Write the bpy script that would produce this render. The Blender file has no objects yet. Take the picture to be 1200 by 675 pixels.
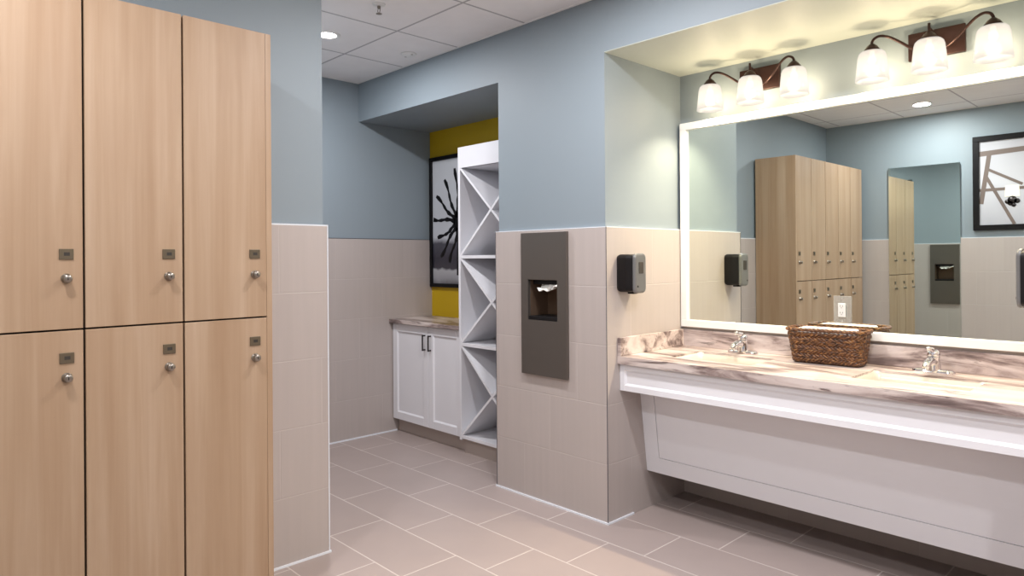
import bpy, bmesh, math, random
from mathutils import Vector, Matrix
random.seed(7)
S = bpy.context.scene
COL = S.collection
PI = math.pi

# ------------------------------------------------------------------ surveyed room (metres; x along the vanity wall, y towards it)
H_EYE = 1.3682
YP, XC, XJ, XF = 2.7785, -2.2095, -3.0182, -4.6073
ZC, ZH, ZNV = 2.7213, 2.4255, 2.4307
YA, XM, YM = 3.4579, -2.9196, 1.5661
XL, YLE, ZL, ZLM = -2.5372, 1.127, 2.235, 1.151
YV, YG = 3.4879, 3.463
XR = -0.375
T = 0.0154
YR, XE = -0.4781, 1.6
W = 1.524
ZK = 0.8548

# ------------------------------------------------------------------ mesh builder
class MB:
    def __init__(s): s.bm = bmesh.new(); s.mi = 0
    def _mark(s, faces, smooth=False):
        for f in faces: f.material_index = s.mi; f.smooth = smooth
    def box(s, x0, x1, y0, y1, z0, z1, bev=0, seg=2):
        n0 = set(s.bm.faces)
        r = bmesh.ops.create_cube(s.bm, size=1)
        for v in r['verts']:
            v.co = Vector(((x0 + x1) / 2 + v.co.x * (x1 - x0), (y0 + y1) / 2 + v.co.y * (y1 - y0), (z0 + z1) / 2 + v.co.z * (z1 - z0)))
        if bev:
            es = list({e for v in r['verts'] for e in v.link_edges})
            bmesh.ops.bevel(s.bm, geom=es, offset=bev, segments=seg, affect='EDGES', profile=0.5)
        s._mark([f for f in s.bm.faces if f not in n0])
        return s
    def prism(s, pts, axis, a, b, bev=0):
        """polygon pts (2D) extruded along axis 'x','y','z' from a to b"""
        def P(u, v, w):
            return {'x': (w, u, v), 'y': (u, w, v), 'z': (u, v, w)}[axis]
        n0 = set(s.bm.faces)
        A = [s.bm.verts.new(P(u, v, a)) for u, v in pts]; B = [s.bm.verts.new(P(u, v, b)) for u, v in pts]
        n = len(pts)
        fs = [s.bm.faces.new(A), s.bm.faces.new(B[::-1])]
        for i in range(n): fs.append(s.bm.faces.new((A[i], B[i], B[(i + 1) % n], A[(i + 1) % n])))
        bmesh.ops.recalc_face_normals(s.bm, faces=fs)
        if bev:
            es = list({e for v in A + B for e in v.link_edges})
            bmesh.ops.bevel(s.bm, geom=es, offset=bev, segments=2, affect='EDGES', profile=0.5)
        s._mark([f for f in s.bm.faces if f not in n0])
        return s
    def lathe(s, prof, c=(0, 0, 0), axis='z', n=32, M=None):
        """prof: list of (r, h); closed ends when r==0"""
        rings = []; fs = []
        for r, h in prof:
            if r < 1e-6: pts = [(0, 0, h)]
            else: pts = [(r * math.cos(2 * PI * i / n), r * math.sin(2 * PI * i / n), h) for i in range(n)]
            ring = []
            for x, y, z in pts:
                if axis == 'x': q = (z, x, y)
                elif axis == 'y': q = (x, z, y)
                else: q = (x, y, z)
                q = Vector(q)
                if M: q = M @ q
                ring.append(s.bm.verts.new(q + Vector(c)))
            rings.append(ring)
        for A, B in zip(rings, rings[1:]):
            if len(A) == 1 and len(B) == 1: continue
            for i in range(n):
                j = (i + 1) % n
                if len(A) == 1: fs.append(s.bm.faces.new((A[0], B[i], B[j])))
                elif len(B) == 1: fs.append(s.bm.faces.new((A[i], A[j], B[0])))
                else: fs.append(s.bm.faces.new((A[i], A[j], B[j], B[i])))
        bmesh.ops.recalc_face_normals(s.bm, faces=fs)
        s._mark(fs, True)
        return s
    def tube(s, pts, rad, n=12, closed=False, cap=True):
        pts = [Vector(p) for p in pts]; N = len(pts)
        rads = rad if isinstance(rad, (list, tuple)) else [rad] * N
        rings = []; up = None
        for i, p in enumerate(pts):
            if closed: t = pts[(i + 1) % N] - pts[i - 1]
            else: t = pts[min(i + 1, N - 1)] - pts[max(i - 1, 0)]
            t.normalize()
            if up is None:
                up = Vector((0, 0, 1)) if abs(t.z) < .9 else Vector((1, 0, 0))
            u = (up - t * up.dot(t)).normalized(); v = t.cross(u); up = u
            rings.append([s.bm.verts.new(p + (u * math.cos(2 * PI * k / n) + v * math.sin(2 * PI * k / n)) * rads[i]) for k in range(n)])
        fs = []
        m = N if closed else N - 1
        for i in range(m):
            A, B = rings[i], rings[(i + 1) % N]
            for k in range(n):
                j = (k + 1) % n
                fs.append(s.bm.faces.new((A[k], A[j], B[j], B[k])))
        if not closed and cap:
            fs.append(s.bm.faces.new(rings[0][::-1])); fs.append(s.bm.faces.new(rings[-1]))
        bmesh.ops.recalc_face_normals(s.bm, faces=fs)
        s._mark(fs, True)
        return s
    def slab_holes(s, x0, x1, y0, y1, z0, z1, holes, plane='xy'):
        """box with rectangular through holes; holes in (u0,u1,v0,v1); plane xy (through z) or xz (through y)"""
        if plane == 'xy': U0, U1, V0, V1 = x0, x1, y0, y1
        else: U0, U1, V0, V1 = x0, x1, z0, z1
        us = sorted({U0, U1, *[h[0] for h in holes], *[h[1] for h in holes]}); vs = sorted({V0, V1, *[h[2] for h in holes], *[h[3] for h in holes]})
        lo, hi = (z0, z1) if plane == 'xy' else (y0, y1)
        def solid(i, j):
            if i < 0 or j < 0 or i >= len(us) - 1 or j >= len(vs) - 1: return False
            a, b = (us[i] + us[i + 1]) / 2, (vs[j] + vs[j + 1]) / 2
            return not any(h[0] < a < h[1] and h[2] < b < h[3] for h in holes)
        cache = {}
        def V(i, j, w):
            k = (i, j, w)
            if k not in cache:
                c = lo if w == 0 else hi
                cache[k] = s.bm.verts.new((us[i], vs[j], c) if plane == 'xy' else (us[i], c, vs[j]))
            return cache[k]
        fs = []
        for i in range(len(us) - 1):
            for j in range(len(vs) - 1):
                if not solid(i, j): continue
                for w in (0, 1): fs.append(s.bm.faces.new((V(i, j, w), V(i + 1, j, w), V(i + 1, j + 1, w), V(i, j + 1, w))))
                if not solid(i - 1, j): fs.append(s.bm.faces.new((V(i, j, 0), V(i, j + 1, 0), V(i, j + 1, 1), V(i, j, 1))))
                if not solid(i + 1, j): fs.append(s.bm.faces.new((V(i + 1, j, 0), V(i + 1, j + 1, 0), V(i + 1, j + 1, 1), V(i + 1, j, 1))))
                if not solid(i, j - 1): fs.append(s.bm.faces.new((V(i, j, 0), V(i + 1, j, 0), V(i + 1, j, 1), V(i, j, 1))))
                if not solid(i, j + 1): fs.append(s.bm.faces.new((V(i, j + 1, 0), V(i + 1, j + 1, 0), V(i + 1, j + 1, 1), V(i, j + 1, 1))))
        bmesh.ops.recalc_face_normals(s.bm, faces=fs)
        s._mark(fs)
        return s
    def xf(s, M):
        bmesh.ops.transform(s.bm, matrix=M, verts=s.bm.verts); return s
    def build(s, name, mats, parent=None, local=False):
        me = bpy.data.meshes.new(name)
        off = Vector((0, 0, 0))
        if parent is not None and not local:
            p = parent
            while p is not None: off += p.location; p = p.parent
            bmesh.ops.translate(s.bm, vec=-off, verts=s.bm.verts)
        s.bm.to_mesh(me); s.bm.free()
        o = bpy.data.objects.new(name, me); COL.objects.link(o)
        for m in (mats if isinstance(mats, (list, tuple)) else [mats]): me.materials.append(m)
        if parent is not None: o.parent = parent
        return o

def thing(name, label, cat, loc=(0, 0, 0), rz=0, group=None):
    o = bpy.data.objects.new(name, None); COL.objects.link(o)
    o.location = loc; o.rotation_euler = (0, 0, rz); o.empty_display_size = .1
    o['label'] = label; o['category'] = cat
    if group: o['group'] = group
    return o
def struct(o): o['kind'] = 'structure'; return o
def dup(root, loc, label, keep=None):
    r = root.copy(); COL.objects.link(r); r.location = loc; r['label'] = label
    for ch in list(root.children):
        if keep and not keep(ch): continue
        c = ch.copy(); COL.objects.link(c); c.parent = r
        for g in list(ch.children):
            d = g.copy(); COL.objects.link(d); d.parent = c
    return r

# ------------------------------------------------------------------ materials
def lin(c):
    return tuple(((v / 255) / 12.92 if v / 255 <= .04045 else ((v / 255 + .055) / 1.055) ** 2.4) for v in c) + (1,)
class NT:
    def __init__(s, name):
        s.m = bpy.data.materials.new(name); s.m.use_nodes = True; s.t = s.m.node_tree
        s.b = s.t.nodes['Principled BSDF']
    def n(s, typ, **kw):
        nd = s.t.nodes.new(typ)
        for k, v in kw.items(): setattr(nd, k, v)
        return nd
    def set(s, nd, **kw):
        for k, v in kw.items(): nd.inputs[k.replace('_', ' ')].default_value = v
    def l(s, a, b): s.t.links.new(a, b)
    def math(s, op, a, b=None, c=None):
        nd = s.n('ShaderNodeMath', operation=op)
        for i, v in enumerate((a, b, c)):
            if v is None: continue
            if isinstance(v, (int, float)): nd.inputs[i].default_value = v
            else: s.l(v, nd.inputs[i])
        return nd.outputs[0]
    def coord(s, kind='Object'): return s.n('ShaderNodeTexCoord').outputs[kind]
    def noise(s, vec, scale, detail=4, rough=.5, mul=None, dist=0):
        if mul:
            mp = s.n('ShaderNodeMapping'); mp.inputs['Scale'].default_value = mul; s.l(vec, mp.inputs[0]); vec = mp.outputs[0]
        nz = s.n('ShaderNodeTexNoise'); s.l(vec, nz.inputs['Vector'])
        nz.inputs['Scale'].default_value = scale; nz.inputs['Detail'].default_value = detail; nz.inputs['Roughness'].default_value = rough
        nz.inputs['Distortion'].default_value = dist
        return nz.outputs['Fac']
    def ramp(s, fac, stops):
        r = s.n('ShaderNodeValToRGB'); s.l(fac, r.inputs[0])
        els = r.color_ramp.elements
        while len(els) < len(stops): els.new(.5)
        for e, (p, c) in zip(els, stops): e.position = p; e.color = c
        return r.outputs[0]
    def mix(s, fac, a, b, blend='MIX'):
        m = s.n('ShaderNodeMix', data_type='RGBA', blend_type=blend)
        for sock, v in ((m.inputs[0], fac), (m.inputs[6], a), (m.inputs[7], b)):
            if isinstance(v, (int, float)): sock.default_value = v
            elif isinstance(v, tuple): sock.default_value = v
            else: s.l(v, sock)
        return m.outputs[2]
    def bump(s, h, strength=.2, dist=.01):
        b = s.n('ShaderNodeBump'); b.inputs['Strength'].default_value = strength; b.inputs['Distance'].default_value = dist
        s.l(h, b.inputs['Height']); s.l(b.outputs[0], s.b.inputs['Normal'])
def plain(name, col, rough=.5, metal=0, **kw):
    n = NT(name); n.b.inputs['Base Color'].default_value = col if len(col) == 4 else col + (1,)
    n.b.inputs['Roughness'].default_value = rough; n.b.inputs['Metallic'].default_value = metal
    for k, v in kw.items(): n.b.inputs[k.replace('_', ' ')].default_value = v
    return n.m
def paint(name, col, rough=.55, bs=.06):
    n = NT(name); n.b.inputs['Base Color'].default_value = col; n.b.inputs['Roughness'].default_value = rough
    n.bump(n.noise(n.coord(), 180, 2), bs, .002)
    return n.m
def wood(name):
    n = NT(name); co = n.coord()
    inf = n.n('ShaderNodeObjectInfo'); cx = n.n('ShaderNodeCombineXYZ')
    for i, k in enumerate((31., 17., 11.)): n.l(n.math('MULTIPLY', inf.outputs['Random'], k), cx.inputs[i])
    va = n.n('ShaderNodeVectorMath', operation='ADD'); n.l(co, va.inputs[0]); n.l(cx.outputs[0], va.inputs[1]); v = va.outputs[0]
    a = n.noise(v, 1, 5, .6, mul=(14, 14, .55), dist=.5)
    b = n.noise(v, 1, 4, .6, mul=(70, 70, 1.2))
    c = n.noise(v, 1, 2, .5, mul=(4, 4, .8), dist=1.2)
    c1 = n.ramp(a, [(.30, WOOD[0]), (.50, WOOD[1]), (.70, WOOD[2])])
    c2 = n.mix(n.math('MULTIPLY', n.math('SUBTRACT', b, .35), .45), c1, WOOD[3])
    c3 = n.mix(n.math('MULTIPLY', n.math('SUBTRACT', c, .42), .9), c2, WOOD[4])
    n.l(c3, n.b.inputs['Base Color']); n.b.inputs['Roughness'].default_value = .42
    n.bump(b, .05, .002)
    return n.m
def tiles(name, ax, u0, v0, shift, L, Hh, base, grout, gw=.003, var=.04, rough=.4, vert='z', gb=.5, streak=None):
    n = NT(name); co = n.coord()
    sp = n.n('ShaderNodeSeparateXYZ'); n.l(co, sp.inputs[0])
    u = sp.outputs['XYZ'.index(ax.upper())]; v = sp.outputs['XYZ'.index(vert.upper())]
    vv = n.math('DIVIDE', n.math('SUBTRACT', v, v0), Hh); row = n.math('FLOOR', vv)
    uu = n.math('DIVIDE', n.math('SUBTRACT', n.math('SUBTRACT', u, u0), n.math('MULTIPLY', row, shift)), L); cl = n.math('FLOOR', uu)
    fu = n.math('FRACT', uu); fv = n.math('FRACT', vv)
    du = n.math('MULTIPLY', n.math('MINIMUM', fu, n.math('SUBTRACT', 1, fu)), L)
    dv = n.math('MULTIPLY', n.math('MINIMUM', fv, n.math('SUBTRACT', 1, fv)), Hh)
    d = n.math('MINIMUM', du, dv)
    mask = n.math('LESS_THAN', d, gw / 2)
    cx = n.n('ShaderNodeCombineXYZ'); n.l(cl, cx.inputs[0]); n.l(row, cx.inputs[1])
    wn = n.n('ShaderNodeTexWhiteNoise'); n.l(cx.outputs[0], wn.inputs[0])
    k = n.math('MULTIPLY_ADD', wn.outputs['Value'], var, 1 - var / 2)
    nz = n.noise(co, 1, 3, .5, mul=streak or (8, 8, 8))
    k = n.math('MULTIPLY', k, n.math('MULTIPLY_ADD', nz, .10, .95))
    hs = n.n('ShaderNodeHueSaturation'); hs.inputs['Color'].default_value = base; n.l(k, hs.inputs['Value'])
    n.l(n.mix(mask, hs.outputs[0], grout), n.b.inputs['Base Color'])
    n.b.inputs['Roughness'].default_value = rough
    n.bump(n.math('MINIMUM', n.math('DIVIDE', d, gw * 1.3), 1), gb, .0015)
    return n.m
def marble(name):
    n = NT(name); co = n.coord()
    a = n.noise(co, 1, 6, .62, mul=(1.9, 9, 12), dist=.9)
    b = n.noise(co, 1, 5, .65, mul=(2.6, 15, 18), dist=1.3)
    c = n.noise(co, 1, 3, .5, mul=(1.1, 3, 4), dist=.8)
    base = n.ramp(a, [(.34, lin((92, 78, 76))), (.43, lin((138, 122, 118))), (.51, lin((188, 173, 167))), (.62, lin((210, 198, 192)))])
    vein = n.ramp(b, [(.36, (1, 1, 1, 1)), (.44, (.0, .0, .0, 1))])
    v2 = n.math('MULTIPLY', vein, n.ramp(c, [(.44, (0, 0, 0, 1)), (.54, (1, 1, 1, 1))]))
    n.l(n.mix(n.math('MULTIPLY', v2, .85), base, lin((74, 56, 52))), n.b.inputs['Base Color'])
    n.b.inputs['Roughness'].default_value = .28
    return n.m

WOOD = [lin((156, 128, 101)), lin((167, 141, 115)), lin((177, 153, 129)), lin((140, 110, 84)), lin((148, 116, 87))]
M = {}
M['paint'] = paint('pale blue wall paint', lin((133, 144, 151)))
M['soffit'] = paint('off-white soffit paint', lin((186, 192, 184)))
M['yellow'] = paint('ochre wall paint', lin((192, 158, 4)))
TB, TG = lin((178, 168, 163)), lin((186, 177, 172))
M['tile_x'] = tiles('wall tile along x', 'x', -2.80, 0, .2033, .61, .3048, TB, TG, streak=(40, 40, 1.5))
M['tile_y'] = tiles('wall tile along y', 'y', 2.362, 0, .2033, .61, .3048, TB, TG, streak=(40, 40, 1.5))
M['floor'] = tiles('floor tile', 'x', -2.867, 1.98, .2033, .61, .3048, lin((162, 148, 143)), lin((200, 190, 184)), gw=.006, var=.05, rough=.36, vert='y', streak=(5, 5, 5))
M['ceil'] = tiles('ceiling tile', 'x', -3.39, 2.31, 0, .61, .61, lin((240, 238, 238)), lin((178, 176, 178)), gw=.014, var=.02, rough=.8, vert='y', gb=.35)
M['wood'] = wood('light maple laminate')
M['dark'] = plain('dark carcass', lin((40, 34, 30)), .8)
M['white'] = plain('white lacquer', lin((226, 226, 230)), .35)
M['white2'] = plain('white frame lacquer', lin((232, 232, 230)), .4)
M['toe'] = plain('taupe plinth laminate', lin((178, 166, 158)), .5)
M['marble'] = marble('brown veined laminate')
M['trimw'] = plain('white caulk trim', lin((226, 230, 236)), .3)
M['trimg'] = plain('grey metal edge trim', lin((96, 96, 102)), .45, .3)
M['steel'] = plain('brushed dark steel', lin((118, 112, 106)), .38, .75)
M['steel_in'] = plain('steel recess', lin((120, 100, 84)), .4, .6)
M['lock'] = plain('satin nickel', lin((150, 142, 132)), .28, .9)
M['plate'] = plain('bronze number plate', lin((104, 92, 74)), .4, .5)
M['mark'] = plain('dark engraving', lin((48, 42, 36)), .6)
M['black'] = plain('black plastic', lin((16, 14, 16)), .45, 0, Specular_IOR_Level=.3)
M['grey'] = plain('grey plastic', lin((112, 112, 112)), .35, .3)
M['frame'] = plain('black picture frame', lin((12, 10, 13)), .5, 0, Specular_IOR_Level=.2)
M['handle'] = plain('dark pewter', lin((66, 62, 62)), .35, .8)
M['mirror'] = plain('silvered mirror', (.82, .88, .83, 1), .0, 1.0)
M['chrome'] = plain('chrome', (.82, .82, .84, 1), .07, 1.0)
M['bronze'] = plain('oiled bronze', lin((58, 38, 34)), .35, .6)
M['ceramic'] = plain('cream vitreous china', lin((205, 196, 182)), .15)
M['paper'] = plain('white paper towel', lin((238, 236, 230)), .9)
M['plastic'] = plain('white plastic', lin((205, 205, 205)), .35)
M['clear'] = plain('clear cover plate', (.95, .96, .96, 1), .08, 0, Transmission_Weight=.0)
def emis(name, col, st, base=(.9, .9, .9, 1)):
    m = plain(name, base, .5); b = m.node_tree.nodes['Principled BSDF']
    b.inputs['Emission Color'].default_value = col; b.inputs['Emission Strength'].default_value = st
    return m
M['canlens'] = emis('lit lamp lens', (1, .96, .9, 1), 14)
M['bulb'] = emis('lit bulb', (1, .86, .68, 1), 1.2)
def shade_mat():
    n = NT('frosted lamp glass'); out = n.t.nodes['Material Output']
    tp = n.n('ShaderNodeBsdfTransparent'); tp.inputs[0].default_value = (.95, .93, .9, 1)
    tr = n.n('ShaderNodeBsdfTranslucent'); tr.inputs[0].default_value = (.02, .02, .02, 1)
    df = n.n('ShaderNodeBsdfDiffuse'); df.inputs[0].default_value = (.03, .03, .03, 1)
    em = n.n('ShaderNodeEmission'); em.inputs[0].default_value = (1, .97, .95, 1); em.inputs[1].default_value = .50
    gl = n.n('ShaderNodeBsdfGlossy'); gl.inputs['Roughness'].default_value = .2
    def mx(f, a, b):
        m = n.n('ShaderNodeMixShader'); m.inputs[0].default_value = f; n.l(a.outputs[0], m.inputs[1]); n.l(b.outputs[0], m.inputs[2]); return m
    ad = n.n('ShaderNodeAddShader'); n.l(mx(.5, df, tr).outputs[0], ad.inputs[0]); n.l(em.outputs[0], ad.inputs[1])
    m = mx(.33, ad, tp); m = mx(.04, m, gl)
    n.l(m.outputs[0], out.inputs[0])
    return n.m
M['shade'] = shade_mat()
def glass_mat():
    n = NT('clear acrylic'); out = n.t.nodes['Material Output']
    a = n.n('ShaderNodeBsdfTransparent'); a.inputs[0].default_value = (.96, .96, .96, 1)
    g = n.n('ShaderNodeBsdfGlossy'); g.inputs['Roughness'].default_value = .1
    d = n.n('ShaderNodeBsdfDiffuse')
    mx = n.n('ShaderNodeMixShader'); mx.inputs[0].default_value = .12; n.l(a.outputs[0], mx.inputs[1]); n.l(g.outputs[0], mx.inputs[2])
    m3 = n.n('ShaderNodeMixShader'); m3.inputs[0].default_value = .12; n.l(mx.outputs[0], m3.inputs[1]); n.l(d.outputs[0], m3.inputs[2])
    n.l(m3.outputs[0], out.inputs[0]); return n.m
M['acrylic'] = glass_mat()
def basket_mat():
    n = NT('woven dark rattan'); co = n.coord()
    a = n.noise(co, 1, 4, .6, mul=(60, 60, 120)); b = n.noise(co, 1, 3, .5, mul=(18, 18, 60))
    c = n.ramp(a, [(.33, lin((26, 13, 7))), (.5, lin((96, 58, 30))), (.68, lin((172, 124, 72)))])
    n.l(n.mix(n.math('MULTIPLY', b, .5), c, lin((60, 32, 16))), n.b.inputs['Base Color'])
    n.b.inputs['Roughness'].default_value = .38
    n.bump(a, .5, .003)
    return n.m
M['wicker'] = basket_mat()

# ------------------------------------------------------------------ room shell
def wall(name, boxes, mat='paint'):
    m = MB()
    for b in boxes: m.box(*b)
    return struct(m.build(name, M[mat]))
def wainscot(parent, boxes, mat):
    m = MB()
    for b in boxes: m.box(*b)
    return m.build('tile_wainscot', M[mat], parent)
def strip(name, boxes, mat, bev=0):
    m = MB()
    for b in boxes: m.box(*b, bev=bev)
    return struct(m.build(name, M[mat]))

struct(MB().box(XF - .2, XE + .2, YR - .2, YV + .3, -.1, 0).build('floor', M['floor']))
struct(MB().box(XF - .2, XE + .2, YR - .2, YV + .3, ZC, ZC + .1).build('ceiling', M['ceil']))
TH = .12
w = wall('wall_far_left', [(XF - TH, XF, YM - .4, YV + .3, 0, ZC)])
wainscot(w, [(XF, XF + T, YM, YA, 0, W)], 'tile_y')
# pier between the two niches, with the recess that takes the paper-towel unit
TDX0, TDX1, TDZ0, TDZ1 = -2.795, -2.450, .711, 1.510
OX0, OX1, OZ0, OZ1 = -2.742, -2.515, 1.019, 1.248
m = MB().slab_holes(XJ, XC, YP, YP + .14, 0, ZC, [(OX0, OX1, OZ0, OZ1)], 'xz').box(XJ, XC, YP + .14, YV + .12, 0, ZC)
w = struct(m.build('wall_center', M['paint']))
m = MB().slab_holes(XJ - T, XC + T, YP - T, YP, 0, W, [(OX0, OX1, OZ0, OZ1)], 'xz')
m.build('tile_wainscot', M['tile_x'], w)
MB().box(XC, XC + T, YP, YV - T, 0, W).build('tile_wainscot', M['tile_y'], w)
MB().box(XJ - T, XJ, YP, YA, 0, W).build('tile_wainscot', M['tile_y'], w)
wall('wall_header_left', [(XF, XJ, YP, YV + .12, ZH, ZC)])
w = wall('wall_header_right', [(XC, XR, YP, YV + .12, ZNV, ZC)])
MB().box(XC, XR, YP + .001, YV, ZNV - .004, ZNV).build('soffit_board', M['soffit'], w)
wall('wall_niche_back', [(XF, XJ, YA, YV + .12, 0, ZH)], 'yellow')
w = wall('wall_vanity_back', [(XC, XR, YV, YV + .12, 0, ZNV)])
wainscot(w, [(XC + T, XR - T, YV - T, YV, 0, W)], 'tile_x')
w = wall('wall_right_pier', [(XR, XE, YP, YV + .12, 0, ZC)])
wainscot(w, [(XR - T, XE, YP - T, YP, 0, W)], 'tile_x')
wainscot(w, [(XR - T, XR, YP, YV - T, 0, W)], 'tile_y')
w = wall('wall_left', [(XM - TH, XM, YR, YM, 0, ZC)])
wainscot(w, [(XM, XM + T, YR, YM + T, 0, W)], 'tile_y')
w = wall('wall_alcove_side', [(XF, XM - TH, YM - TH, YM, 0, ZC)])
wainscot(w, [(XF + T, XM, YM, YM + T, 0, W)], 'tile_x')
w = wall('wall_rear', [(XM - TH, XE + TH, YR - TH, YR, 0, ZC)])
wainscot(w, [(XM + T, XE, YR, YR + T, 0, W)], 'tile_x')
w = wall('wall_right', [(XE, XE + TH, YR, YV + .12, 0, ZC)])
wainscot(w, [(XE - T, XE, YR + T, YP - T, 0, W)], 'tile_y')

# edge trims and the bright caulk line at the floor
b_ = .007; hb = .009
strip('baseboard_center', [(XJ - T - b_, XC + T + b_, YP - T - b_, YP - T, 0, hb), (XC + T, XC + T + b_, YP - T, YP + .2, 0, hb)], 'trimw')
strip('baseboard_left', [(XM + T, XM + T + b_, YLE + .02, YM + T + b_, 0, hb), (XM - .3, XM + T, YM + T, YM + T + b_, 0, hb)], 'trimw')
strip('baseboard_far_left', [(XF + T, XF + T + b_, YM + T, 3.10, 0, hb)], 'trimw')
e = .005
strip('trim_1', [(XC + T - .001, XC + T + e * .4, YP - T - e * .4, YP - T + .001, 0, W + .003), (XJ - T - e * .3, XJ - T + .002, YP - T - e * .3, YP - T + .002, 0, W + .003)], 'trimg')
strip('trim_2', [(XJ - T, XC + T, YP - T - .001, YP, W, W + .004), (XC, XC + T + .001, YP - T, YV - T, W, W + .004)], 'trimw')
strip('trim_3', [(XM, XM + T + .001, YR + T, YM + T, W, W + .006), (XM + T - .003, XM + T + .002, YM + T - .003, YM + T + .002, 0, W + .006)], 'trimw')
strip('trim_4', [(XF, XF + T + .001, YM + T, YA, W, W + .005)], 'trimg')
strip('trim_5', [(XM + T, XE, YR, YR + T + .001, W, W + .004)], 'trimw')
# wall angle under the ceiling (thin white metal)
strip('trim_6', [(XF, XE, YP - .012, YP, ZC - .004, ZC), (XF, XF + .012, YM, YP - .012, ZC - .004, ZC), (XM, XE, YR, YR + .012, ZC - .004, ZC)], 'white2')

# ------------------------------------------------------------------ lockers
NC = 5; WL = (YLE + .389) / NC
def locker(loc, label):
    r = thing('locker', label, 'locker', loc, 0, 'two-door lockers in the bank')
    # local: x=0 door face, y from 0 to WL, z=0 floor
    MB().box(-.355, -.030, .002, WL - .006, .07, ZL - .022).box(-.355, -.045, .002, WL - .006, 0, .07).build('body', M['dark'], r, True)  # body coloured dark so the door gaps read as shade
    MB().box(-.355, -.024, 0, WL - .004, ZL - .02, ZL).build('top_panel', M['wood'], r, True)
    for z0, z1, zp, zk in ((.075, ZLM - .003, 1.062, 1.000), (ZLM + .003, ZL, 1.391, 1.314)):
        d = MB().box(-.022, 0, .0035, WL - .0035, z0, z1, .001, 1).build('door', M['wood'], r, True)
        yk = WL - .049
        p = MB().box(-.001, .0035, yk - .020, yk + .020, zp - .017, zp + .017, .0012, 2)
        p.mi = 1; p.box(.0034, .0039, yk - .007, yk + .009, zp - .005, zp + .006)
        p.build('number_plate', [M['plate'], M['mark']], d, True)
        k = MB().lathe([(0, -.001), (.0155, -.001), (.0155, .003), (.0115, .004), (.0115, .019), (.0125, .020), (.0125, .024), (.0105, .026), (0, .026)], (0, yk, zk), 'x', 24)
        k.mi = 1; k.box(.0255, .0266, yk - .0015, yk + .0015, zk - .005, zk + .005)
        k.build('lock', [M['lock'], M['mark']], d, True)
    return r
labs = ['two-door maple locker at the rear-wall end of the bank, seen only in the vanity mirror',
        'second maple locker from the rear wall, seen only in the vanity mirror',
        'maple locker cut off by the left edge of the photo',
        'maple locker in the middle of the three in view',
        'maple locker at the open end of the bank, next to the beige tiled wall']
base = (XL, -.389, 0)
L0 = locker(base, labs[0])
for i in range(1, NC):
    r = dup(L0, (XL, -.389 + WL * i, 0), labs[i])
    if i == NC - 1:
        MB().box(-.362, 0, WL - .0028, WL + .019, 0, ZL, .001, 1).build('end_panel', M['wood'], r, True)

# ------------------------------------------------------------------ paper towel unit
r = thing('paper_towel_dispenser', 'tall recessed steel paper towel dispenser and bin on the tiled pier', 'towel dispenser', (-2.62, YP - T, TDZ0))
yf = YP - T
m = MB().slab_holes(TDX0, TDX1, yf - .022, yf - .001, TDZ0, TDZ1, [(OX0 + .001, OX1 - .001, OZ0 + .001, OZ1 - .001)], 'xz')
m.build('front_panel', M['steel'], r)
c = MB(); q = .0015
c.box(OX0 + q, OX1 - q, YP + .125, YP + .13, OZ0 + q, OZ1 - q)
c.box(OX0 + q, OX0 + q + .002, yf - .001, YP + .125, OZ0 + q, OZ1 - q).box(OX1 - q - .002, OX1 - q, yf - .001, YP + .125, OZ0 + q, OZ1 - q)
c.box(OX0 + q, OX1 - q, yf - .001, YP + .125, OZ1 - q - .002, OZ1 - q)
c.build('recess_liner', M['steel_in'], r)
MB().box(OX0 + .004, OX1 - .004, yf - .018, YP + .12, OZ0 + .002, OZ0 + .022, .002).build('bin_lip', M['black'], r)
MB().box(OX0 + .01, OX1 - .01, YP - .0, YP + .12, OZ1 - .028, OZ1 - .005).build('towel_magazine', M['black'], r)
# crumpled towel hanging from the slot
m = MB(); nx, ny = 26, 12
grid = []
for i in range(nx + 1):
    row = []
    for j in range(ny + 1):
        u, v = i / nx, j / ny
        x = OX0 + .055 + u * .165
        y = yf - .004 + .05 * (1 - v) + .012 * math.sin(u * 9 + v * 3)
        z = OZ1 - .018 - .050 * math.sin(v * PI / 2) * (.45 + .55 * math.sin(u * PI * .8 + .5)) + .006 * math.sin(u * 23 + v * 7) + .012 * u
        row.append(m.bm.verts.new((x, y, min(z, OZ1 - .006))))
    grid.append(row)
fs = [m.bm.faces.new((grid[i][j], grid[i + 1][j], grid[i + 1][j + 1], grid[i][j + 1])) for i in range(nx) for j in range(ny)]
m._mark(fs, True)
o = m.build('paper_towel', M['paper']); md = o.modifiers.new('s', 'SOLIDIFY'); md.thickness = .004
o['label'] = 'crumpled white paper towel hanging in the opening of the steel dispenser'; o['category'] = 'paper towel'

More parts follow.
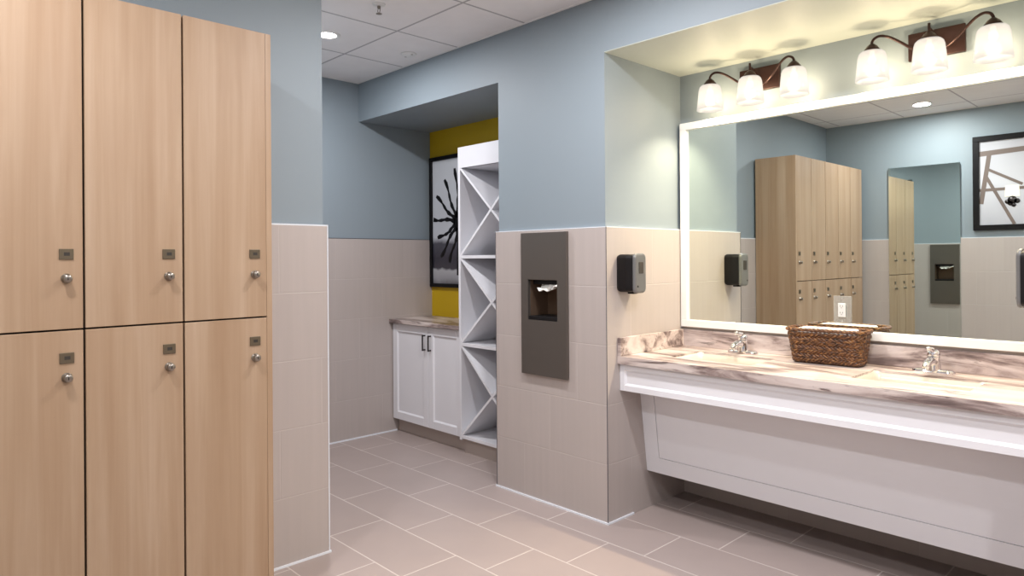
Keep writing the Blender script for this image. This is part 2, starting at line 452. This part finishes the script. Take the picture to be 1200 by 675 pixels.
# ------------------------------------------------------------------ cabinet niche
YCF = 3.06; CX0, CX1 = XF + T + .012, -3.724
r = thing('base_cabinet', 'white two-door shaker base cabinet in the ochre niche', 'cabinet', ((CX0 + CX1) / 2, 3.25, 0))
MB().box(CX0, CX1 - .001, YCF + .02, YA - .002, .105, .862).build('body', M['white'], r)
MB().box(CX0, CX1 - .001, 3.112, YA - .002, 0, .105).build('toe_kick', M['toe'], r)
xm = (CX0 + CX1) / 2 + .035
def shaker(x0, x1, y, z0, z1, st=.058, th=.02):
    m = MB()
    m.box(x0, x0 + st, y, y + th, z0, z1, .0015, 1).box(x1 - st, x1, y, y + th, z0, z1, .0015, 1)
    m.box(x0 + st, x1 - st, y, y + th, z1 - st, z1, .0015, 1).box(x0 + st, x1 - st, y, y + th, z0, z0 + st, .0015, 1)
    # bevelled inner moulding and recessed field
    k = .010
    a, b, c, d = x0 + st, x1 - st, z0 + st, z1 - st
    m.box(a - .001, b + .001, y + .010, y + th, c - .001, d + .001)
    m.prism([(y + .001, c), (y + .010, c), (y + .010, c + k)], 'x', a, b).prism([(y + .001, d), (y + .010, d - k), (y + .010, d)], 'x', a, b)
    m.prism([(a, y + .001), (a + k, y + .010), (a, y + .010)], 'z', c, d).prism([(b, y + .001), (b, y + .010), (b - k, y + .010)], 'z', c, d)
    return m
def flat_panel(x0, x1, h, st):
    m = MB()
    m.box(x0, x0 + st, 0, .02, 0, h).box(x1 - st, x1, 0, .02, 0, h).box(x0 + st, x1 - st, 0, .02, h - .02, h).box(x0 + st, x1 - st, 0, .02, 0, st)
    m.box(x0 + st + .003, x1 - st - .003, .0015, .02, st + .003, h - .023).box(x0 + st - .001, x1 - st + .001, .007, .0199, st - .001, h - .019)
    return m
def pull(x, y, z0, z1):
    m = MB()
    m.box(x - .005, x + .005, y - .030, y - .021, z0, z1, .0015)
    m.box(x - .004, x + .004, y - .022, y, z0 + .002, z0 + .012, .001).box(x - .004, x + .004, y - .022, y, z1 - .012, z1 - .002, .001)
    return m
d = shaker(CX0, xm - .0015, YCF, .108, .858).build('door', M['white'], r)
pull(xm - .035, YCF, .68, .80).build('handle', M['handle'], d)
d = shaker(xm + .0015, CX1 - .002, YCF, .108, .858).build('door', M['white'], r)
pull(xm + .035, YCF, .68, .80).build('handle', M['handle'], d)
o = MB().box(XF + T + .001, -3.724, 3.030, YA - .001, .8635, .8935, .003, 2).build('countertop', M['marble'])
o['label'] = 'short brown-veined laminate countertop on the white base cabinet'; o['category'] = 'countertop'

SX0, SX1, YS = -3.721, XJ - T - .004, 3.035
r = thing('towel_shelf', 'tall white open towel shelf with X-shaped dividers beside the tiled pier', 'shelf unit', ((SX0 + SX1) / 2, 3.25, 0))
th = .022; ZT = 2.146
for a in (SX0, SX1 - th): MB().box(a, a + th, YS, YA - .001, .10, ZT, .001, 1).build('side_panel', M['white'], r)
MB().box(SX0 + th, SX1 - th, YA - .012, YA - .001, .10, ZT).build('back_panel', M['white'], r)
MB().box(SX0 + .002, SX1 - th, 3.078, 3.098, 0, .10).box(SX0 + .002, SX0 + .03, 3.0985, YA - .002, 0, .10).build('toe_kick', M['toe'], r)
MB().box(SX0 + th, SX1 - th, YS, YS + .02, 2.0, ZT, .001, 1).build('header_panel', M['white'], r)
MB().box(SX0 + th, SX1 - th, YS + .02, YA - .012, ZT - .02, ZT).build('top_panel', M['white'], r)
zs = [.112, .757, 1.368, 2.0]
for z in zs: MB().box(SX0 + th, SX1 - th, YS + .001, YA - .012, z, z + th, .001, 1).build('shelf', M['white'], r)
for z0, z1 in zip(zs, zs[1:]):
    a0, a1, b0, b1 = SX0 + th, SX1 - th, z0 + th, z1
    m = MB(); hw = .008
    L = math.hypot(a1 - a0, b1 - b0); nx_, nz_ = (b1 - b0) / L, (a1 - a0) / L
    k = hw / nx_; kz = hw / nz_
    m.prism([(a0, b0), (a0 + k, b0), (a1, b1 - kz), (a1, b1), (a1 - k, b1), (a0, b0 + kz)], 'y', YS + .002, YA - .013)
    m.prism([(a0, b1), (a0, b1 - kz), (a1 - k, b0), (a1, b0), (a1, b0 + kz), (a0 + k, b1)], 'y', YS + .003, YA - .014)
    m.build('cross_divider', M['white'], r)

# dark starburst picture
PX0, PX1, PZ0, PZ1 = XF + T + .006, -3.80, 1.135, 2.205
def frame_mb(x0, x1, z0, z1, yb, yf_, fw):
    m = MB(); s = 1 if yf_ > yb else -1
    lo, hi = min(yb, yf_), max(yb, yf_)
    m.box(x0, x1, lo, hi, z1 - fw, z1, .002, 1).box(x0, x1, lo, hi, z0, z0 + fw, .002, 1)
    m.box(x0, x0 + fw, lo, hi, z0 + fw, z1 - fw, .002, 1).box(x1 - fw, x1, lo, hi, z0 + fw, z1 - fw, .002, 1)
    return m
def print_mat(name, stops, z0, z1):
    n = NT(name); sp = n.n('ShaderNodeSeparateXYZ'); n.l(n.coord(), sp.inputs[0])
    f = n.math('DIVIDE', n.math('SUBTRACT', sp.outputs[2], z0), z1 - z0)
    f = n.math('ADD', f, n.math('MULTIPLY', n.math('SUBTRACT', n.noise(n.coord(), 9, 5), .5), .06))
    n.l(n.ramp(f, stops), n.b.inputs['Base Color']); n.b.inputs['Roughness'].default_value = .25
    return n.m
r = thing('framed_picture', 'black-framed picture of a dark starburst sculpture hanging above the niche counter', 'picture', ((PX0 + PX1) / 2, YA, PZ0))
frame_mb(PX0, PX1, PZ0, PZ1, YA - .0005, YA - .028, .030).build('frame', M['frame'], r)
pm = print_mat('starburst print', [(0, lin((70, 66, 72))), (.07, lin((150, 150, 154))), (.13, lin((170, 170, 174))), (.145, lin((60, 58, 66))), (.22, lin((52, 50, 60))), (.33, lin((74, 74, 84))), (.38, lin((190, 192, 198))), (1, lin((206, 208, 212)))], 0, PZ1 - PZ0)
MB().box(PX0 + .028, PX1 - .028, YA - .012, YA - .002, PZ0 + .028, PZ1 - .028).build('print', pm, r)
cx_, cz_ = -4.215, 1.655
m = MB()
random.seed(3)
for ang, ln in ((95, .44), (118, .40), (143, .37), (172, .37), (205, .30), (228, .36), (250, .34), (70, .42), (45, .37), (20, .37), (-10, .35), (-40, .34), (-68, .30)):
    a = math.radians(ang); d = Vector((math.cos(a), 0, math.sin(a))); nn = Vector((-d.z, 0, d.x))
    pr = [(0, .030), (.15, .022), (.3, .012), (.42, .019), (.5, .010), (.62, .015), (.72, .008), (.80, .014), (.9, .019), (1, .012)]
    c0 = Vector((cx_, 0, cz_)); L_, R_ = [], []
    for t, wd in pr:
        q = c0 + d * (ln * t) + nn * (.012 * math.sin(t * 7 + ang))
        if q.x < PX0 + .034: break
        L_.append(q + nn * wd); R_.append(q - nn * wd)
    pts = [(p_.x, p_.z) for p_ in L_] + [(p_.x, p_.z) for p_ in R_[::-1]]
    m.prism(pts, 'y', YA - .0135, YA - .0118)
m.prism([(cx_ - .03, PZ0 + .10), (cx_ + .03, PZ0 + .10), (cx_ + .02, cz_), (cx_ - .02, cz_)], 'y', YA - .0134, YA - .0118)
m.lathe([(0, -.0137), (.05, -.0137), (.05, -.0118)], (cx_, YA, cz_), 'y', 20)
m.build('printed_starburst', M['frame'], r)

# ------------------------------------------------------------------ vanity
KX0, KX1, YK = XC + T + .001, XR - T - .001, 2.8492
S1 = (-1.985, -1.555, 3.02, 3.305); S2 = (-1.100, -.670, 3.02, 3.305)
r = thing('vanity_countertop', 'long brown-veined laminate vanity countertop with two sink cut-outs under the framed mirror', 'countertop', ((KX0 + KX1) / 2, 3.15, ZK - .04))
m = MB().slab_holes(KX0, KX1, YK + .020, YV - T - .001, ZK - .010, ZK, [S1, S2], 'xy'); m.box(KX0, KX1, YK, YK + .020, ZK - .040, ZK).build('counter_slab', M['marble'], r)
ysp = YV - T - .020
MB().box(KX0, KX1, ysp, YV - T - .001, ZK, .950, .002, 1).build('backsplash', M['marble'], r)
MB().box(KX0, KX0 + .019, YK + .002, ysp - .0005, ZK, .950, .002, 1).build('side_splash', M['marble'], r)
MB().box(KX1 - .019, KX1, YK + .002, ysp - .0005, ZK, .950, .002, 1).build('side_splash', M['marble'], r)

r = thing('vanity_cabinet', 'white wall-hung vanity skirt with moulded apron and sloping lower panel', 'cabinet', ((KX0 + KX1) / 2, 3.0, 0))
shaker(KX0, KX1, 2.868, .674, ZK - .041, st=.030).build('apron', M['white'], r)
# sloping lower panel (shaker, leaning back towards the floor)
m = MB(); zl, zu = .205, .694; y_lo, y_hi = 3.105, 3.0385
m = flat_panel(KX0, KX1, math.hypot(zu - zl, y_hi - y_lo), .085)
ang = math.atan2(y_lo - y_hi, zu - zl)
m.xf(Matrix.Translation((0, y_lo, zl)) @ Matrix.Rotation(ang, 4, 'X'))
m.build('lower_panel', M['white'], r)
MB().box(KX0, KX1, 2.889, 3.02, .674, .690).build('apron_return', M['white'], r)

def sink(S_, label):
    x0, x1, y0, y1 = S_
    r = thing('sink', label, 'sink', ((x0 + x1) / 2, (y0 + y1) / 2, ZK - .175), 0, 'undermount sinks')
    m = MB(); g = .0008; d = .13; zt = ZK - .0115
    prof = [(0, zt), (.004, zt - .03), (.012, zt - .08), (.028, zt - .115), (.055, zt - d)]
    rings = []; nr = 6
    for ins, z in prof:
        ring = []; R = .035
        a0, a1, b0, b1 = x0 - .006 + ins, x1 + .006 - ins, y0 - .006 + ins, y1 + .006 - ins
        for (cx, cy, s) in ((a1 - R, b1 - R, 0), (a0 + R, b1 - R, 1), (a0 + R, b0 + R, 2), (a1 - R, b0 + R, 3)):
            for k in range(nr + 1):
                t = (s + k / nr) * PI / 2
                ring.append(m.bm.verts.new((cx + R * math.cos(t), cy + R * math.sin(t), z)))
        rings.append(ring)
    n = len(rings[0]); fs = []
    for A, B in zip(rings, rings[1:]):
        for i in range(n): fs.append(m.bm.faces.new((A[i], A[(i + 1) % n], B[(i + 1) % n], B[i])))
    fs.append(m.bm.faces.new(rings[-1]))
    # flange
    big = [m.bm.verts.new((v.co.x + (.02 if v.co.x > (x0 + x1) / 2 else -.02), v.co.y + (.02 if v.co.y > (y0 + y1) / 2 else -.02), zt)) for v in rings[0]]
    for i in range(n): fs.append(m.bm.faces.new((big[i], big[(i + 1) % n], rings[0][(i + 1) % n], rings[0][i])))
    bmesh.ops.recalc_face_normals(m.bm, faces=fs)
    m._mark(fs, True)
    o = m.build('basin', M['ceramic'], r); md = o.modifiers.new('s', 'SOLIDIFY'); md.thickness = .008; md.offset = 1
    MB().lathe([(0, .003), (.018, .003), (.022, .0), (.022, -.002), (0, -.002)], ((x0 + x1) / 2, (y0 + y1) / 2 + .02, zt - d + .003), 'z', 24).build('drain', M['chrome'], r)
sink(S1, 'cream rectangular sink sunk in the counter left of the wicker basket')
sink(S2, 'cream rectangular sink sunk in the counter right of the wicker basket')

def faucet(loc, label):
    r = thing('faucet', label, 'faucet', loc, 0, 'single-lever chrome faucets')
    # base plate: stadium, domed
    m = MB(); n = 40; rings = []
    for k, z in ((1, 0), (1, .006), (.93, .012), (.80, .016), (.5, .019)):
        ring = []
        for i in range(n):
            t = 2 * PI * i / n
            cx = .055 if math.cos(t) >= 0 else -.055
            ring.append(m.bm.verts.new((cx * (1 if k > .6 else .8) + .028 * k * math.cos(t), .030 * k * math.sin(t), z)))
        rings.append(ring)
    fs = [m.bm.faces.new(rings[0][::-1]), m.bm.faces.new(rings[-1])]
    for A, B in zip(rings, rings[1:]):
        for i in range(n): fs.append(m.bm.faces.new((A[i], A[(i + 1) % n], B[(i + 1) % n], B[i])))
    bmesh.ops.recalc_face_normals(m.bm, faces=fs)
    m._mark(fs, True); m.build('base_plate', M['chrome'], r, True)
    MB().lathe([(.031, .010), (.030, .02), (.0265, .045), (.023, .062), (.025, .066), (.0255, .070), (.023, .075), (0, .076)], (0, 0, 0), 'z', 28).build('body', M['chrome'], r, True)
    sp = [(0, -.008, .046), (0, -.035, .055), (0, -.065, .056), (0, -.092, .050), (0, -.110, .040), (0, -.116, .030)]
    MB().tube(sp, [.020, .018, .0165, .015, .0135, .013], 18).lathe([(.0125, 0), (.0125, .008), (0, .008)], (0, -.117, .024), 'z', 18).build('spout', M['chrome'], r, True)
    m = MB().lathe([(.025, .074), (.0265, .080), (.024, .092), (.016, .101), (0, .104)], (0, 0, 0), 'z', 28)
    m.tube([(0, -.002, .094), (0, -.025, .103), (0, -.050, .109), (0, -.070, .112)], [.014, .011, .009, .010], 14)
    m.lathe([(0, -.009), (.007, -.006), (.009, 0), (.007, .006), (0, .009)], (0, -.072, .112), 'y', 16)
    m.build('lever', M['chrome'], r, True)
    return r
f = faucet((-1.775, 3.385, ZK), 'chrome lever faucet behind the left sink, nearer the soap dispenser in view')
dup(f, (-.885, 3.385, ZK), 'chrome lever faucet behind the right sink, right of the wicker basket')

# framed mirror
r = thing('vanity_mirror', 'wide white-framed mirror above the vanity backsplash', 'mirror', ((KX0 + KX1) / 2, YV - T, .966))
MX0, MX1, MZ0, MZ1, FW = XC + T + .004, XR - T - .004, .966, 2.141, .040
MB().box(MX0 + .01, MX1 - .01, YG, YG + .004, MZ0 + .01, MZ1 - .01).build('mirror_glass', M['mirror'], r)
m = frame_mb(MX0, MX1, MZ0, MZ1, YG + .006, YG - .017, FW)
m.build('frame', M['white2'], r)
MB().box(MX0 + .01, MX1 - .01, YG + .0042, YG + .0092, MZ0 + .01, MZ1 - .01).build('backing', M['dark'], r)

r = thing('power_outlet', 'white power outlet with clear cover plate set into the vanity mirror above the basket', 'outlet', (-1.293, YG, 1.10))
MB().box(-1.335, -1.251, YG - .006, YG - .0005, 1.040, 1.172, .002, 2).build('cover_plate', M['acrylic'], r)
m = MB().box(-1.311, -1.276, YG - .012, YG - .0065, 1.070, 1.137, .002, 2)
m.mi = 1
for z in (1.088, 1.120):
    m.box(-1.301, -1.299, YG - .0125, YG - .0115, z, z + .007).box(-1.290, -1.288, YG - .0125, YG - .0115, z, z + .007)
    m.box(-1.296, -1.293, YG - .0125, YG - .0115, z - .007, z - .003)
m.mi = 2
for z in (1.050, 1.160): m.lathe([(0, -.003), (.003, -.002), (.003, 0)], (-1.293, YG - .006, z), 'y', 12)
m.build('receptacle', [M['plastic'], M['mark'], M['chrome']], r)

# soap dispensers
def soap(loc, label, flip=1):
    r = thing('soap_dispenser', label, 'soap dispenser', loc, 0, 'wall soap dispensers')
    # local: x=0 at the wall, projecting flip*x, y centred, z centred
    f = flip; hw, hh = .066, .100
    def rr(w_, h_, rad, n=5):
        pts = []
        for (cx, cz, s) in ((w_ - rad, h_ - rad, 0), (-w_ + rad, h_ - rad, 1), (-w_ + rad, -h_ + rad, 2), (w_ - rad, -h_ + rad, 3)):
            for k in range(n + 1):
                t = (s + k / n) * PI / 2; pts.append((cx + rad * math.cos(t), cz + rad * math.sin(t)))
        return pts
    def loft(secs):
        m = MB(); rings = []
        for x, w_, h_, rad, dz in secs: rings.append([m.bm.verts.new((f * x, a, b + dz)) for a, b in rr(w_, h_, rad)])
        n = len(rings[0]); fs = [m.bm.faces.new(rings[0]), m.bm.faces.new(rings[-1][::-1])]
        for A, B in zip(rings, rings[1:]):
            for i in range(n): fs.append(m.bm.faces.new((A[i], A[(i + 1) % n], B[(i + 1) % n], B[i])))
        bmesh.ops.recalc_face_normals(m.bm, faces=fs); m._mark(fs)
        return m
    loft([(.001, .062, .094, .02, 0), (.012, .066, .098, .024, 0), (.060, .066, .098, .024, 0), (.094, .058, .094, .022, 0)]).build('body', M['black'], r, True)
    loft([(.092, .052, .101, .022, 0), (.099, .051, .103, .024, 0), (.106, .046, .099, .022, 0), (.109, .040, .092, .020, 0)]).build('front_cover', M['grey'], r, True)
    loft([(.1075, .020, .030, .004, .028), (.111, .019, .029, .004, .028)]).build('sight_window', M['mark'], r, True)
    MB().lathe([(0, .111 * f), (.005, .111 * f), (.006, .107 * f)], (0, -.028, -.068), 'x', 12).build('sensor', M['black'], r, True)
    MB().box(*(sorted((.035 * f, .075 * f))), -.018, .018, -.108, -.096, .003).build('nozzle', M['black'], r, True)
    return r
soap((XC + T, 2.912, 1.286), 'black and grey soap dispenser on the left side wall of the vanity niche')
soap((XR - T, 2.912, 1.286), 'black soap dispenser just showing at the right edge of the photo', -1)

# wicker basket
BX, BY = -1.312, 3.338
r = thing('wicker_basket', 'dark brown wicker basket on the vanity counter between the two sinks', 'basket', (BX, BY, ZK), math.radians(3))
def rrect(L, Wd, rad, n):
    a, b = L - rad, Wd - rad
    per = 4 * a + 4 * b + 2 * PI * rad; pts = []
    segs = [('l', (L, -b), (L, b)), ('c', (a, b), 0), ('l', (a, Wd), (-a, Wd)), ('c', (-a, b), 1), ('l', (-L, b), (-L, -b)), ('c', (-a, -b), 2), ('l', (-a, -Wd), (a, -Wd)), ('c', (a, -b), 3)]
    for k in range(n):
        s = per * k / n
        for sg in segs:
            ln = math.dist(sg[1], sg[2]) if sg[0] == 'l' else rad * PI / 2
            if s <= ln + 1e-9:
                if sg[0] == 'l':
                    t = s / ln; pts.append((sg[1][0] + (sg[2][0] - sg[1][0]) * t, sg[1][1] + (sg[2][1] - sg[1][1]) * t))
                else:
                    th_ = sg[2] * PI / 2 + s / rad; pts.append((sg[1][0] + rad * math.cos(th_), sg[1][1] + rad * math.sin(th_)))
                break
            s -= ln
    return pts
HB = .160; m = MB(); NRw = 7; NP = 180
random.seed(11)
for k in range(NRw):
    t = (k + .5) / NRw; z = .009 + (HB - .020) * t
    L = .150 + .020 * t; Wd = .056 + .014 * t
    pts = rrect(L, Wd, .03, NP)
    for st in (0, 1, 2):
        path, rd = [], []
        for i, (x, y) in enumerate(pts):
            ph = (1 if k % 2 else -1) * i * 2 * PI * 15 / NP + k * 2.1 + st * 2 * PI / 3
            nrm = Vector((x / L ** 2, y / Wd ** 2)).normalized()
            o_ = .0038 * math.sin(ph)
            path.append((x + nrm.x * o_, y + nrm.y * o_, z + .0072 * math.cos(ph)))
            rd.append(.0052 + .0022 * random.random())
        m.tube(path, rd, 6, closed=True)
m.build('woven_body', M['wicker'], r, True)
m = MB()
for st in range(3):
    pts = rrect(.177, .074, .032, NP)
    path = []
    for i, (x, y) in enumerate(pts):
        ph = i * 2 * PI * 16 / NP + st * 2 * PI / 3
        nrm = Vector((x / .177 ** 2, y / .074 ** 2)).normalized()
        path.append((x + nrm.x * .004 * math.sin(ph), y + nrm.y * .004 * math.sin(ph), HB + .002 + .004 * math.cos(ph)))
    m.tube(path, .0056, 6, closed=True)
m.build('braided_rim', M['wicker'], r, True)
MB().box(-.145, .145, -.050, .050, .001, .008, .002, 1).build('base', M['wicker'], r, True)
r = thing('folded_towel', 'white folded towel lying inside the wicker basket', 'towel', (BX, BY, ZK + .0085), math.radians(3))
m = MB()
for k in range(5): m.box(-.118 - .003 * k, .108 + .004 * k, -.038 - .003 * k, .036 + .003 * k, .001 + .0318 * k, .0325 + .0318 * k, .009, 3)
o = m.build('folded_cloth', M['paper'], r, True)

# ------------------------------------------------------------------ vanity lights
def vlight(loc, label):
    r = thing('vanity_light', label, 'wall light', loc, 0, 'three-shade vanity lights')
    # local: y=0 wall, -y outwards, z=0 plate centre
    MB().box(-.112, .112, -.022, -.001, -.062, .062, .004, 2).build('back_plate', M['bronze'], r, True)
    ys = -.122
    for sx in (-1, 0, 1):
        X = .232 * sx
        if sx:
            ctl = [(0.02 * sx, -.022, -.03), (.05 * sx, -.045, -.030), (.085 * sx, -.065, -.014), (.125 * sx, -.085, .018), (.165 * sx, -.105, .046), (.198 * sx, -.118, .056), (.222 * sx, ys, .048), (X, ys, .032), (X, ys, .018)]
        else:
            ctl = [(0, -.022, .01), (0, -.050, .020), (0, -.085, .036), (0, -.110, .042), (0, ys, .032), (0, ys, .018)]
        P_ = [Vector(c) for c in ctl]; path = []
        for i in range(len(P_) - 1):
            p0, p1, p2, p3 = P_[max(i - 1, 0)], P_[i], P_[i + 1], P_[min(i + 2, len(P_) - 1)]
            for q in range(5):
                t = q / 5; path.append(.5 * ((2 * p1) + (p2 - p0) * t + (2 * p0 - 5 * p1 + 4 * p2 - p3) * t * t + (3 * p1 - p0 - 3 * p2 + p3) * t ** 3))
        path.append(P_[-1])
        MB().tube(path, .0062, 12).build('arm', M['bronze'], r, True)
        m = MB().lathe([(0, .026), (.012, .025), (.017, .019), (.022, .016), (.030, .004), (.035, -.002), (.035, -.008), (0, -.008)], (X, ys, 0), 'z', 24)
        if sx == 0: m.lathe([(0, .066), (.006, .064), (.006, .024), (0, .024)], (X, ys + .0, 0), 'z', 12)
        m.build('shade_holder', M['bronze'], r, True)
        z0 = -.006
        pr = [(.032, 0), (.046, -.003), (.055, -.012), (.060, -.028), (.0635, -.060), (.067, -.098), (.071, -.138)]
        inn = [(rr_ - .003, z + (-.003 if i < 2 else 0)) for i, (rr_, z) in enumerate(pr)][::-1]
        inn[0] = (pr[-1][0] - .003, pr[-1][1])
        sh = MB()
        sh.lathe(pr + inn, (0, 0, 0), 'z', 36)
        so = sh.build('shade', M['shade'], r, True); so.location = (X, ys, z0)
        bo = MB().lathe([(0, -.062), (.009, -.060), (.015, -.052), (.017, -.045), (.014, -.034), (.010, -.026), (.010, -.008), (0, -.008)], (X, ys, 0), 'z', 20).build('bulb', M['bulb'], r, True)
    return r
ZLT = 2.314
YW = YV
LX = (-1.713, -.886)
v = vlight((LX[0], YW, ZLT), 'three-shade bronze vanity light nearer the soap dispenser and niche corner')
dup(v, (LX[1], YW, ZLT), 'bronze vanity light with three glass shades at the top right of the photo')
def lamp(kind, loc, power, color, size=.1, parent=None, name='lamp_light', **kw):
    d = bpy.data.lights.new(name, kind); d.energy = power; d.color = color
    if kind == 'AREA': d.shape = 'DISK'; d.size = size
    else: d.shadow_soft_size = size
    for k, v_ in kw.items(): setattr(d, k, v_)
    o = bpy.data.objects.new(name, d); COL.objects.link(o); o.location = loc
    return o
WARM = (1, .83, .57)
for cx in LX:
    for sx in (-1, 0, 1):
        lamp('POINT', (cx + .232 * sx, YW - .122, ZLT - .088), 19, WARM, .019)

# ------------------------------------------------------------------ rear wall: frameless mirror and picture
r = thing('wall_mirror', 'tall frameless mirror on the rear wall, seen in the vanity mirror beside the lockers', 'mirror', (-2.0, YR + T, .40))
MB().box(-2.312, -1.700, YR + T + .001, YR + T + .009, .40, 2.232, .003, 1).build('mirror_glass', M['mirror'], r)
QX0, QX1, QZ0, QZ1 = -1.600, -.66, 1.590, 2.445
r = thing('framed_picture', 'black-framed picture of roof trusses with a pale lamp shape, seen in the vanity mirror', 'picture', (-1.1, YR, QZ0))
frame_mb(QX0, QX1, QZ0, QZ1, YR + .0005, YR + .030, .048).build('frame', M['frame'], r)
pm2 = print_mat('truss print', [(0, lin((176, 176, 184))), (.5, lin((200, 200, 206))), (1, lin((168, 166, 172)))], 0, QZ1 - QZ0)
MB().box(QX0 + .045, QX1 - .045, YR + .002, YR + .012, QZ0 + .045, QZ1 - .045).build('print', pm2, r)
NB = [0]
def beam(m, a, b, w_):
    NB[0] += 1; y0 = YR + .0118; y1 = YR + .0132 + .00012 * NB[0]
    a, b = Vector(a), Vector(b); d = (b - a).normalized(); nn = Vector((-d.y, d.x)) * w_ / 2
    m.prism([tuple(a + nn), tuple(b + nn), tuple(b - nn), tuple(a - nn)], 'y', y0, y1)
m = MB()
xa, xb, za, zb = QX0 + .049, QX1 - .049, QZ0 + .049, QZ1 - .049
beam(m, (xa, 2.285), (xb, 2.325), .045)
beam(m, (xa + .075, 2.27), (xa + .012, 1.83), .035)
beam(m, (xa + .045, 2.09), (xa + .26, za), .026)
beam(m, (xa + .05, 2.15), (xa + .32, 1.99), .024)
beam(m, (xa, 1.955), (xb, 1.965), .026)
beam(m, (xa + .34, 2.30), (xb, 1.99), .03)
beam(m, (xa + .34, 1.96), (xa + .50, za), .022); beam(m, (xb - .02, 2.3), (xb - .09, za), .03)
m.build('printed_trusses', plain('brown print ink', lin((112, 98, 92)), .4), r)
m = MB()
lx, lz = xa + .245, 1.93  # warm white lamp shape with dark rounds below, laid over the picture
m.prism([(lx - .055, lz - .045), (lx + .055, lz - .045), (lx + .050, lz + .055), (lx - .050, lz + .055)], 'y', YR + .0119, YR + .0152)
m.build('pale_lamp_shape', plain('warm white shape', lin((255, 248, 228)), .4), r)
m = MB()
for dx, dz, rr_ in ((0, -.075, .035), (-.035, -.09, .02), (.035, -.085, .022), (.01, -.12, .018), (-.015, -.105, .02)):
    m.lathe([(0, .0155), (rr_, .0155), (rr_, .0119)], (lx + dx, YR, lz + dz), 'y', 12)
m.build('dark_bracket_shape', M['handle'], r)

# ------------------------------------------------------------------ ceiling fittings
def can(loc, label):
    r = thing('recessed_light', label, 'ceiling light', loc, 0, 'recessed ceiling lights')
    MB().lathe([(.052, 0), (.052, -.004), (.066, -.006), (.076, -.003), (.078, 0)], (0, 0, 0), 'z', 36).build('trim_ring', M['white2'], r, True)
    MB().lathe([(.0515, -.0005), (.0515, -.003), (0, -.0035)], (0, 0, 0), 'z', 36).build('lens', M['canlens'], r, True)
    return r
CANS = [(-3.73, 2.04, 'lit recessed ceiling light beside the edge of the blue wall'),
        (-1.865, .08, 'lit recessed ceiling light reflected in the vanity mirror'),
        (-1.865, 2.005, None), (-.645, 2.005, None), (-.03, .175, None), (.65, 1.3, None)]  # unlabelled cans are unseen: added for fill and a second locker knob shadow
c0 = None
for x, y, lb in CANS:
    if lb:
        if c0 is None: c0 = can((x, y, ZC), lb)
        else: dup(c0, (x, y, ZC), lb)
    else:
        dup(c0, (x, y, ZC), 'unseen recessed ceiling light added above the open floor for fill')
    lamp('AREA', (x, y, ZC - .012), 21, (.98, .97, 1), .13)
r = thing('sprinkler_head', 'chrome sprinkler head hanging from the ceiling at the top edge of the photo', 'sprinkler', (-3.098, 1.996, ZC))
MB().lathe([(0, 0), (.035, 0), (.033, -.005), (.014, -.010), (0, -.010)], (-3.098, 1.996, ZC), 'z', 28).build('escutcheon', M['white2'], r)
m = MB().lathe([(0, -.009), (.009, -.009), (.009, -.022), (.006, -.024), (0, -.024)], (-3.098, 1.996, ZC), 'z', 16)
for s in (-1, 1): m.tube([(-3.098 + s * .008, 1.996, ZC - .02), (-3.098 + s * .012, 1.996, ZC - .034), (-3.098 + s * .003, 1.996, ZC - .05)], .002, 8)
m.lathe([(0, -.049), (.016, -.050), (.016, -.052), (0, -.053)], (-3.098, 1.996, ZC), 'z', 20)
m.build('sprinkler_body', M['lock'], r)
r = thing('smoke_detector', 'flat round white detector on the ceiling near the blue wall header', 'smoke detector', (-3.715, 2.62, ZC))
MB().lathe([(0, 0), (.052, 0), (.050, -.008), (.040, -.014), (0, -.016)], (-3.715, 2.62, ZC), 'z', 32).build('housing', M['white2'], r)
for s in (-1, 1): MB().lathe([(0, -.002), (.008, -.001), (.009, .004)], (-3.715 + s * .034, 2.62, ZC - .0135), 'z', 12).build('vent_cap', M['lock'], r)

# ------------------------------------------------------------------ camera
cam = bpy.data.cameras.new('camera'); co_ = bpy.data.objects.new('camera', cam); COL.objects.link(co_)
yaw, pit, rol = .8082, .0019, -.0072
F = Vector((-math.sin(yaw), math.cos(yaw), 0)); R_ = Vector((math.cos(yaw), math.sin(yaw), 0)); U = Vector((0, 0, 1))
F, U = F * math.cos(pit) + U * math.sin(pit), U * math.cos(pit) - F * math.sin(pit)
R_, U = R_ * math.cos(rol) + U * math.sin(rol), U * math.cos(rol) - R_ * math.sin(rol)
mat = Matrix((R_, U, -F)).transposed().to_4x4(); mat.translation = Vector((0, 0, H_EYE))
co_.matrix_world = mat
cam.sensor_width = 36; cam.lens = 799.386 * 36 / 1200; cam.clip_start = .02
cam.shift_y = -(337.5 - 301.04) / 1200
S.camera = co_

w_ = bpy.data.worlds.new('world'); S.world = w_; w_.use_nodes = True
w_.node_tree.nodes['Background'].inputs[0].default_value = (.8, .85, .9, 1); w_.node_tree.nodes['Background'].inputs[1].default_value = .3
S.view_settings.view_transform = 'Standard'; S.view_settings.look = 'None'; S.view_settings.gamma = 1
S.view_settings.use_curve_mapping = False
S.view_settings.exposure = 0.32
